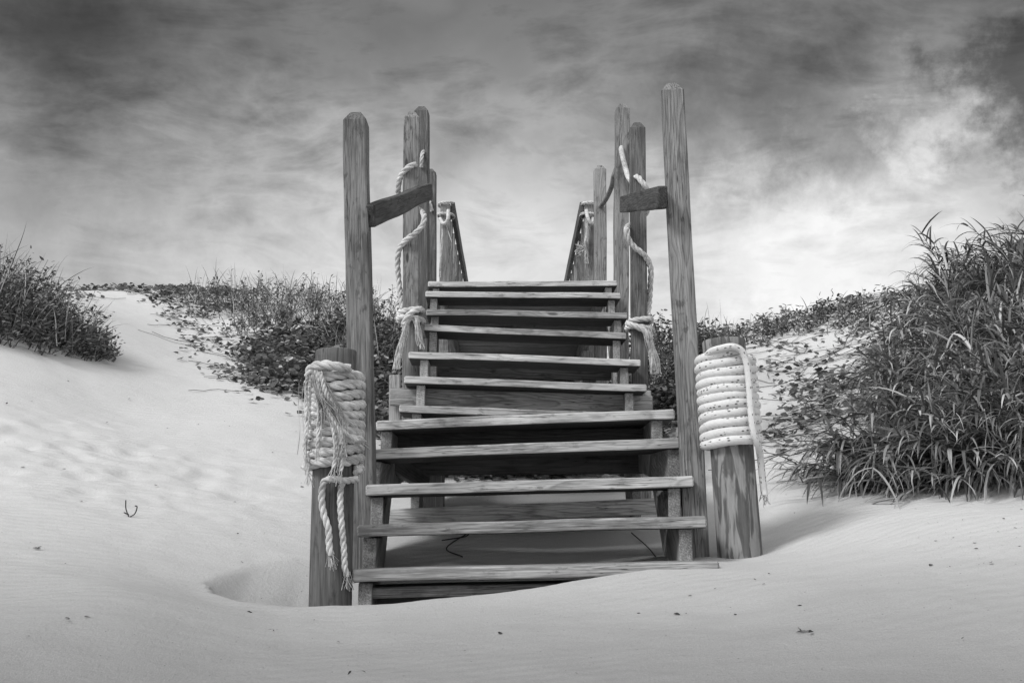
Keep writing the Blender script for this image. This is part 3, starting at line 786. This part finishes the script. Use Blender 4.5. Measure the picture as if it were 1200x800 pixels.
class Veg:
    def __init__(s): s.V = []; s.Q = []; s.T = []; s.n = 0
    def add(s, V, Q, T=None):
        s.V.append(V); s.Q.append(Q+s.n)
        if T is not None and len(T): s.T.append(T+s.n)
        s.n += len(V)
    def build(s, name, mat, parent=None, smooth=True):
        V = np.vstack(s.V); Q = np.vstack(s.Q); T = np.vstack(s.T) if s.T else np.zeros((0, 3), int)
        me = bpy.data.meshes.new(name); li = np.r_[Q.ravel(), T.ravel()]
        me.vertices.add(len(V)); me.vertices.foreach_set('co', V.astype(np.float32).ravel())
        me.loops.add(len(li)); me.loops.foreach_set('vertex_index', li.astype(np.int32))
        m = len(Q)+len(T); me.polygons.add(m)
        me.polygons.foreach_set('loop_start', np.r_[np.arange(len(Q))*4, len(Q)*4+np.arange(len(T))*3].astype(np.int32))
        me.polygons.foreach_set('use_smooth', np.full(m, smooth))
        me.update(calc_edges=True)
        o = link(name, me, mat, parent); return o
def rdir(n, up=0.0, lean=(0, 0)):
    a = rng.uniform(0, 2*np.pi, n); v = np.c_[np.cos(a), np.sin(a), np.full(n, up)+rng.normal(0, .25, n)]; v[:, 0] += lean[0]; v[:, 1] += lean[1]; return v
def vine_leaves(vg, G, hmax, L=(.035, .06), per=3, spread=.08, up=.25):
    n = len(G)*per; P = np.repeat(G, per, 0)+np.c_[rng.normal(0, spread, n), rng.normal(0, spread, n), np.zeros(n)]
    P[:, 2] = gz(P[:, 0], P[:, 1])+rng.uniform(.0, 1, n)**1.3*hmax*(.4+1.2*np.clip(vnoise(P[:, 0], P[:, 1], 1.8, 41)+.5, 0, 1))+.004
    D = rdir(n, up); Nn = np.c_[rng.normal(0, .6, n), rng.normal(0, .6, n)-.3, np.ones(n)]
    l = rng.uniform(L[0], L[1], n); V, Q, T = leaves(P, D, Nn, l, l*rng.uniform(.6, .9, n)); vg.add(V, Q, T)
def runners(vg, G, n, length=.5):
    mb = MB()
    for i in range(n):
        p = G[rng.integers(len(G))]; a = rng.uniform(0, 6.28); q = [p[0], p[1]]; pts = []
        for j in range(8):
            pts.append((q[0], q[1])); a += rng.normal(0, .3); q = [q[0]+math.cos(a)*length/7, q[1]+math.sin(a)*length/7]
        A = np.array(pts); z = gz(A[:, 0], A[:, 1])+.008+.01*rng.random(8); mb.tube(np.c_[A, z], .0025, 4, cap=False)
    V = np.vstack(mb.V); Fq = np.vstack(mb.F); vg.add(V, Fq)
def shrub(name, label, cat, cen, rx, ry, h, n_stem, nleaf, leafL=(.025, .05), grass=0, mat=LEAF2, group=None, lean=(0, 0), glen=(.3, .6), core=True):
    """bushy dune shrub: stems from the ground, leaves along them, some blades rising out"""
    cx, cy = cen; root = thing(name, label, cat, (cx, cy, gz1(cx, cy)), group)
    st = MB(); LV = Veg(); Ps = []; Ds = []
    for i in range(n_stem):
        a = rng.uniform(0, 6.28); q = math.sqrt(rng.random()); x = cx+rx*q*math.cos(a); y = cy+ry*q*math.sin(a); z = gz1(x, y)
        hh = h*(1-.55*q*q)*rng.uniform(.55, 1.12)*(.75+.6*(vnoise(np.array([x]), np.array([y]), 2.2, 51)[0]+.5))
        v = np.array([math.cos(a)*q*.5+rng.normal(0, .25)+lean[0], math.sin(a)*q*.5+rng.normal(0, .25)+lean[1], 1.0]); v /= np.linalg.norm(v)
        C = [np.array([x, y, z-.02])]
        for j in range(6): v = v+rng.normal(0, .13, 3); v /= np.linalg.norm(v); C.append(C[-1]+v*hh/6)
        C = np.array(C); st.tube(C, np.linspace(.0045, .0015, 7), 4, cap=False)
        m = max(4, int(nleaf/n_stem)); t = rng.uniform(.12, 1, m)**.8*6; k = np.minimum(t.astype(int), 5); f = (t-k)[:, None]
        P = C[k]*(1-f)+C[k+1]*f+rng.normal(0, .022, (m, 3)); Ps.append(P); Ds.append(rdir(m, .45))
    P = np.vstack(Ps); D = np.vstack(Ds); n = len(P); l = rng.uniform(leafL[0], leafL[1], n)
    Nn = np.c_[rng.normal(0, .7, n), rng.normal(0, .7, n)-.2, np.ones(n)]
    V, Q, T = leaves(P, D, Nn, l, l*rng.uniform(.3, .5, n)); LV.add(V, Q, T)
    LV.build('foliage', mat, root)
    st.build('stem', STEM, root)
    if grass:
        gv = Veg(); a = rng.uniform(0, 6.28, grass); q = np.sqrt(rng.random(grass)); x = cx+rx*q*np.cos(a); y = cy+ry*q*np.sin(a)
        P = np.c_[x, y, gz(x, y)]; P[:, 2] += h*.25*rng.random(grass)
        D = np.c_[rng.normal(lean[0], .3, grass), rng.normal(lean[1], .3, grass), np.ones(grass)]
        V, Q = blades(P, D, rng.uniform(glen[0], glen[1], grass)*h/.5, rng.uniform(.006, .011, grass), rng.uniform(.2, 1.1, grass)); gv.add(V, Q); gv.build('grass_blades', GRASS, root)
    return root

# left scrub (photo x 0-120, y 262-415)
def ground_at(px, py, y0=3, y1=16):
    prev = None
    for Y in np.arange(y0, y1, .04):
        q = at(px, py, Y)
        if gz(q.x, Y, True)[0] >= q.z: return q
    return at(px, py, y1)
GRP = 'scrub clumps growing on the dunes'
for (px, py, rx, ry, h, ns, nl, gr, lab) in [
  (0, 392, .60, .6, .48, 240, 4200, 240, 'dark leafy scrub at the far left edge, long blades arching above it'),
  (58, 402, .34, .45, .28, 120, 1700, 60, 'low leafy scrub spilling down the left dune, nearest the bare sand'),
  (-70, 372, .7, .8, .62, 220, 4000, 260, 'tallest grassy scrub, cut by the left edge of the photo')]:
    q = ground_at(px, py); shrub('dune_shrub', lab, 'shrub', (q.x, q.y+.3), rx, ry, h, ns, nl, (.03, .055), gr, LEAF2, GRP, lean=(.25, 0), glen=(.3, .55))
# crest shrubs behind, left of the steps
for (px, py, rx, ry, h, ns, nl, gr, lab) in [
  (255, 366, .55, .7, .40, 70, 700, 120, 'round grassy shrub on the left dune crest beside the sand path'),
  (328, 372, .60, .8, .44, 85, 900, 150, 'wide wispy shrub in the middle of the left crest'),
  (388, 384, .50, .8, .44, 70, 800, 110, 'shrub on the left crest just beside the tall left post'),
  (445, 420, .65, .8, .5, 150, 2000, 120, 'shrub seen between the left post and the upper treads'),
  (300, 398, .40, .5, .30, 50, 600, 90, 'small shrub below the left crest, above the dark vines')]:
    q = ground_at(px, py, 6); shrub('dune_shrub', lab, 'shrub', (q.x, q.y+.35), rx, ry, h, ns, nl, (.035, .06), gr, LEAF2, GRP, glen=(.3, .55))
# right crest shrubs
for (px, py, rx, ry, h, ns, nl, gr, lab) in [
  (795, 440, .5, .6, .5, 170, 3000, 60, 'shrub seen between the right post and the right pile'),
  (850, 404, .5, .5, .24, 60, 520, 40, 'low leafy shrub on the right crest just above the right pile'),
  (920, 392, .6, .4, .22, 60, 520, 40, 'leafy shrub in the middle of the right crest'),
  (985, 374, .6, .4, .20, 60, 700, 40, 'low shrub on the right crest nearest the tall grass'),
  (1050, 368, .5, .4, .20, 60, 700, 50, 'shrub at the top of the right slope, against the tall grass')]:
    q = ground_at(px, py, 6); shrub('dune_shrub', lab, 'shrub', (q.x, q.y+.2), rx, ry, h, ns, nl, (.04, .065), gr, LEAF2, GRP, glen=(.25, .5))

# creeping vines
def vines(name, label, poly, box, n, h, per, L=(.035, .06), spread=.07, run=60):
    G = world_poly(poly, box, n); v = Veg(); vine_leaves(v, G, h, L, per, spread); runners(v, G, run)
    o = v.build(name, LEAF, None); setp(o, label, 'creeping vine', None, 'stuff'); return o
vines('creeping_vine', 'dense dark creeping vine covering the slope left of the steps', [(290,405),(400,385),(480,380),(480,520),(408,500),(362,482),(315,450),(285,425)], (-4, 0, 6.5, 12.5), 1900, .15, 4, (.04, .075))
vines('creeping_vine', 'thin creeping vine scattered on the pale path up the left dune', [(150,345),(225,342),(262,372),(300,412),(268,420),(322,440),(352,482),(330,476),(285,452),(232,424),(220,396),(196,368)], (-7, -1.5, 7, 13), 110, .03, 4, (.04, .07), .09, 60)
vines('creeping_vine', 'low creeping vine lining the left dune crest', [(95,326),(230,326),(300,345),(300,375),(225,352),(160,344),(95,343)], (-7.5, -2, 10.5, 14), 420, .06, 4, (.03, .08))
vines('creeping_vine', 'sparse creeping vine over the pale slope of the right dune', [(815,385),(900,372),(1090,345),(1090,400),(1010,430),(950,470),(930,500),(890,470),(880,440),(835,410)], (1.2, 6, 6, 12), 220, .045, 4, (.035, .065), .07, 160)
vines('creeping_vine', 'leafy vine fringe at the left foot of the tall beach grass', [(920,455),(985,440),(1030,400),(1075,385),(1060,470),(1000,490),(940,520),(925,500)], (1.5, 5, 5, 9), 230, .10, 4, (.035, .065))
vines('creeping_vine', 'dark vine growing on the sand beneath the stairs', [(520,553),(570,545),(700,543),(770,540),(775,470),(830,400),(830,470),(780,500),(770,562),(560,566)], (-.8, 2.6, 5.2, 10), 2400, .10, 4, (.035, .06))
vines('creeping_vine', 'a few vine sprigs on bare sand under the right pile rope', [(895,490),(930,490),(945,530),(905,545)], (1, 3, 5, 8), 30, .04, 5, (.035, .06), .05, 10)

# tall beach grass thicket at right
def grass_clump(label, cx, cy, rx, ry, n, Lr, lean, droop=(.3, 1.6), W=(.009, .017), dry=.08, hb=.5, spread=.5):
    n = int(n*1.35)
    root = thing('beach_grass', label, 'beach grass', (cx, cy, gz1(cx, cy)), 'clumps of tall beach grass')
    a = rng.uniform(0, 6.28, n); q = np.sqrt(rng.random(n)); x = cx+rx*q*np.cos(a); y = cy+ry*q*np.sin(a)
    P = np.c_[x, y, gz(x, y)]; P[:, 2] += rng.random(n)**1.5*hb
    D = np.c_[rng.normal(lean[0], spread, n), rng.normal(lean[1], spread, n), rng.uniform(.3, 1.3, n)]
    k = rng.random(n) < dry
    for sel, mat, nm in ((~k, GRASS, 'blades'), (k, DRY, 'dry_blades')):
        m = int(sel.sum())
        if not m: continue
        V, Q = blades(P[sel], D[sel], rng.uniform(Lr[0], Lr[1], m), rng.uniform(W[0], W[1], m), rng.uniform(droop[0], droop[1], m), 8)
        v = Veg(); v.add(V, Q); v.build(nm, mat, root)
    # canes carrying alternate leaves
    mb = MB(); nc = n//16; lv = Veg()
    Pc = []; Dc = []
    for i in range(nc):
        j = rng.integers(n); p = P[j].copy(); v = D[j]*np.array([.8, .8, 1]); v /= np.linalg.norm(v); C = [p]; L = Lr[1]*rng.uniform(.6, 1.1)
        for s in range(7): v = v+np.array([0, 0, -.10])+rng.normal(0, .06, 3); v /= np.linalg.norm(v); C.append(C[-1]+v*L/7)
        C = np.array(C); mb.tube(C, np.linspace(.0045, .002, 8), 4, cap=False)
        for s in range(1, 8):
            for w_ in range(2): Pc.append(C[s]); side = np.cross(v, [0, 0, 1]); Dc.append(v*.7+side*rng.choice([-1, 1])*rng.uniform(.3, .9)+rng.normal(0, .2, 3)+np.array([0, 0, .35]))
    if nc:
        mb.build('cane', STEM, root); m = len(Pc)
        V, Q = blades(np.array(Pc), np.array(Dc), rng.uniform(.12, .28, m), rng.uniform(.012, .02, m), rng.uniform(.4, 1.4, m), 6); lv.add(V, Q); lv.build('cane_leaves', GRASS, root)
    return root
def gp(px, py, Y): q = at(px, py, Y); return q.x, q.y
for (px, Y, rx, ry, n, Lr, lean, hb, lab) in [
  (1022, 5.02, .22, .30, 420, (.18, .40), (-.6, -.2), .12, 'short grass spray at the lower left tip of the thicket, reaching over bare sand'),
  (1105, 4.98, .36, .34, 860, (.22, .46), (-.75, -.3), .22, 'matted beach grass in the lower middle of the thicket'),
  (1200, 4.85, .36, .32, 860, (.24, .48), (-.75, -.3), .24, 'beach grass at the lower right of the thicket, dark gaps at its base'),
  (1110, 5.9, .36, .38, 760, (.22, .46), (-.75, -.25), .22, 'beach grass in the middle of the thicket, leaning left'),
  (1190, 5.8, .36, .40, 800, (.26, .50), (-.75, -.25), .28, 'beach grass halfway up the right edge, arching left'),
  (1170, 6.6, .36, .42, 620, (.24, .46), (-.6, -.2), .24, 'beach grass high on the right slope, below the tallest blades'),
  (1250, 6.3, .34, .40, 620, (.28, .52), (-.6, -.15), .26, 'tallest beach grass, at the top right against the sky'),
  (1110, 7.2, .32, .40, 320, (.18, .34), (-.5, -.2), .10, 'thin upper left tuft of the thicket, beside the vine slope'),
  (1270, 5.3, .40, .45, 600, (.28, .58), (-.55, -.2), .30, 'beach grass cut by the right edge of the photo')]:
    x = (px-600)/F*Y*1.0*math.cos(TH)*1.04; grass_clump(lab, x, Y, rx, ry, n, Lr, lean, hb=hb, W=(.005, .019), spread=.85, dry=.16, droop=(.1, 2.3))

# ------------------------------------------------------------------ small things lying on the sand
def sprout(label, px, py, Y0=2.2, big=1.0):
    q = ground_at(px, py, 2.0); r = MB(); z = gz1(q.x, q.y)
    for pts in ([(0, 0, -.01), (-.02, 0, .035), (-.028, .01, .075)], [(0, 0, 0), (.022, 0, .015), (.03, 0, .045), (.02, 0, .05)], [(-.005, 0, .01), (-.03, .005, .02)]):
        r.tube(catmull([(q.x+a*big, q.y+b*big, z+c*big) for a, b, c in pts], 5), .0028*big, 5)
    o = r.build('twig', DEBRIS); setp(o, label, 'twig')
sprout('small dark bent twig standing in the left sand', 152, 607, big=.95)
def leafbit(name, label, px, py, L, cat='leaf litter', n=3):
    q = ground_at(px, py, 1.9); z = gz1(q.x, q.y); v = Veg(); k = n
    P = np.c_[q.x+rng.normal(0, L*.3, k), q.y+rng.normal(0, L*.3, k), np.full(k, z+.006)]
    l = rng.uniform(L*.5, L, k); V, Q, T = leaves(P, rdir(k, .15), np.c_[rng.normal(0, .3, k), rng.normal(0, .3, k), np.ones(k)], l, l*.28); v.add(V, Q, T)
    o = v.build(name, DEBRIS); setp(o, label, cat)
leafbit('dry_leaf', 'curled dark dry leaf lying on the far left sand', 41, 646, .035)
leafbit('dry_leaf', 'pair of dark dry leaves on the sand right of centre foreground', 944, 744, .036, n=4)
leafbit('dry_leaf', 'small dark leaf in the lower left foreground sand', 80, 731, .018)
leafbit('dry_leaf', 'small dark leaf on the sand in front of the left pile', 320, 742, .015)
leafbit('dry_leaf', 'thin dark stalk at the bottom edge of the sand', 424, 790, .030, n=2)
leafbit('dry_leaf', 'tiny dark leaf below the left pile', 395, 755, .013)
def fallen_twig(label, pts):
    P = []
    for px, py in pts: q = ground_at(px, py, 3.9); P.append((q.x, q.y, gz1(q.x, q.y)+.008))
    mb = MB(); mb.tube(catmull(P, 6), .003, 5); o = mb.build('twig', DEBRIS); setp(o, label, 'twig')
fallen_twig('thin bent twig on the sand under the second tread', [(518,637),(545,632),(548,628),(523,645),(542,656)])
fallen_twig('thin straight twig on the sand beneath the steps at the right', [(740,628),(758,642),(768,655)])
# scattered specks and crumbs
def crumbs():
    n = 650; x = rng.uniform(-3.4, 3.6, n); y = rng.uniform(2.0, 7.2, n)
    k = np.hypot(x-.05, (y-3.9)*1.4) > 1.0; x, y = x[k], y[k]
    xe = rng.uniform(1.45, 2.3, 150); ye = rng.uniform(2.6, 3.9, 150); x = np.r_[x, xe]; y = np.r_[y, ye]; n = len(x)
    P = np.c_[x, y, gz(x, y)+.003]; l = .004+.022*rng.random(n)**5
    v = Veg(); V, Q, T = leaves(P, rdir(n, .1), np.c_[rng.normal(0, .3, n), rng.normal(0, .3, n), np.ones(n)], l, l*.5); v.add(V, Q, T)
    o = v.build('plant_litter', DEBRIS); setp(o, 'tiny dark plant crumbs scattered over the sand', 'litter', None, 'stuff')
crumbs()

# ------------------------------------------------------------------ sky, sun, camera
SUN_EL, SUN_AZ = 42, -126      # azimuth clockwise from +Y (negative = left), behind the viewer's left shoulder
W = bpy.data.worlds.new('World'); S.world = W; W.use_nodes = True
nt = W.node_tree; nt.nodes.clear(); k = NB(nt)
out = k.node('ShaderNodeOutputWorld')
sky = k.node('ShaderNodeTexSky'); sky.sky_type = 'NISHITA'; sky.sun_disc = False
sky.sun_elevation = R(SUN_EL); sky.sun_rotation = R(SUN_AZ)
bw = k.node('ShaderNodeRGBToBW'); nt.links.new(sky.outputs[0], bw.inputs[0])
bg1 = k.node('ShaderNodeBackground'); nt.links.new(bw.outputs[0], bg1.inputs[0]); bg1.inputs[1].default_value = .10
dirv = k.tc('Generated'); X, Y, Z = k.sep(dirv)[:3]
zc = k.math('ADD', k.math('MAXIMUM', Z, 0), .14)
pl = k.comb(k.math('DIVIDE', X, zc), k.math('DIVIDE', Y, zc), 0)
wrp = k.scale(k.vmath('SUBTRACT', k.noise(pl, .9, 3, .5, col=True), (.5,.5,.5)), .9)
plw = k.vmath('ADD', pl, wrp)
n1 = k.noise(k.vmath('MULTIPLY', plw, (1, 1.0, 1)), 1.3, 7, .55)
n2 = k.noise(k.vmath('MULTIPLY', plw, (1, 1.5, 1)), 3.6, 8, .6)
n3 = k.noise(k.vmath('ADD', k.vmath('MULTIPLY', dirv, (1, 1, 1.7)), k.scale(wrp, .08)), 5.0, 8, .50, .2)
n4 = k.noise(k.vmath('MULTIPLY', dirv, (1, 1, 1.5)), 11.0, 7, .52, .3)
n5 = k.noise(k.vmath('MULTIPLY', plw, (1, 1.3, 1)), 6.5, 9, .62, .3)
bil = k.math('ABSOLUTE', k.math('MULTIPLY_ADD', n2, 2, -1)); bil2 = k.math('ABSOLUTE', k.math('MULTIPLY_ADD', n4, 2, -1))
cl = k.math('ADD', k.math('MULTIPLY', n1, .24), k.math('ADD', k.math('MULTIPLY', n5, .15), k.math('MULTIPLY', n3, .61)))
cl = k.math('ADD', cl, k.math('ADD', k.math('MULTIPLY_ADD', bil, -.44, .09), k.math('MULTIPLY_ADD', bil2, -.24, .05)))
Ze = k.math('ADD', Z, k.math('ADD', k.math('MULTIPLY_ADD', n3, .22, -.11), k.math('MULTIPLY_ADD', n1, .10, -.05)))
cl = k.mrange(cl, .36, .62, -1, 1, False)
# overall light of the cloud ceiling ahead by elevation, brighter overhead and behind
el = k.ramp(Ze, [(0, .80), (.22, .78), (.30, .68), (.355, .50), (.41, .29), (.46, .19), (.54, .13), (.68, .30), (1, .8)])
bh = k.mrange(Y, .35, -.5, 0, 1)
mixn = k.math('ADD', k.math('MULTIPLY', el, k.math('SUBTRACT', 1, bh)), k.math('MULTIPLY', bh, .95))
amp = k.math('MULTIPLY', cl, k.mrange(Z, .22, .42, .12, .45))
lum = k.math('MULTIPLY', mixn, k.math('ADD', 1.0, amp))
def dirblob(px, py, r0, r1, gain, warp=.25):
    global lum
    d = at(px, py, 1).normalized()
    dv = k.vmath('ADD', dirv, k.scale(k.vmath('SUBTRACT', k.noise(dirv, 9, 10, .66, col=True), (.5,.5,.5)), warp))
    ds = k.vmath('DISTANCE', dv, tuple(d), out=1)
    lum = k.math('MULTIPLY', lum, k.mrange(ds, r0, r1, gain, 1))
dirblob(85, 25, .0, .14, .34, .12)
dirblob(60, 120, .0, .30, .50, .3)
dirblob(330, 150, .0, .24, .80, .35)
dirblob(1255, 105, .04, .11, .30, .30)
dirblob(880, 140, .0, .20, .50, .35)
dirblob(960, 290, .06, .16, 1.14, .3)
dirblob(1010, 90, .0, .20, .80, .4)
dirblob(1085, 150, .01, .06, 1.5, .3)
dirblob(1060, 270, .02, .20, 1.18, .35)
dirblob(930, 250, .03, .09, 1.15, .35)
lum = k.math('MULTIPLY', lum, k.mrange(k.math('ABSOLUTE', X), .20, .50, 1, .78))
lum = k.math('MAXIMUM', lum, .01)
bg2 = k.node('ShaderNodeBackground'); k.set(bg2.inputs[0], k.comb(lum, lum, lum)); bg2.inputs[1].default_value = 1.0
mx = k.node('ShaderNodeMixShader'); mx.inputs[0].default_value = .90
nt.links.new(bg1.outputs[0], mx.inputs[1]); nt.links.new(bg2.outputs[0], mx.inputs[2]); nt.links.new(mx.outputs[0], out.inputs[0])

sd = bpy.data.lights.new('Sun', 'SUN'); sd.energy = 2.6; sd.angle = R(16); sd.color = (1, 1, 1)
so = bpy.data.objects.new('Sun', sd); COL.objects.link(so)
az = R(SUN_AZ); v = Vector((math.sin(az)*math.cos(R(SUN_EL)), math.cos(az)*math.cos(R(SUN_EL)), math.sin(R(SUN_EL))))
so.rotation_euler = v.to_track_quat('Z', 'Y').to_euler(); so.location = v*20

cam = bpy.data.cameras.new('Camera'); cam.lens = F/1200*36; cam.sensor_width = 36; cam.clip_end = 3000; cam.clip_start = .05
co = bpy.data.objects.new('Camera', cam); COL.objects.link(co); co.location = (0, 0, 0); co.rotation_euler = (math.pi/2+TH, 0, 0)
S.camera = co
S.view_settings.view_transform = 'Standard'; S.view_settings.look = 'None'; S.view_settings.exposure = 0
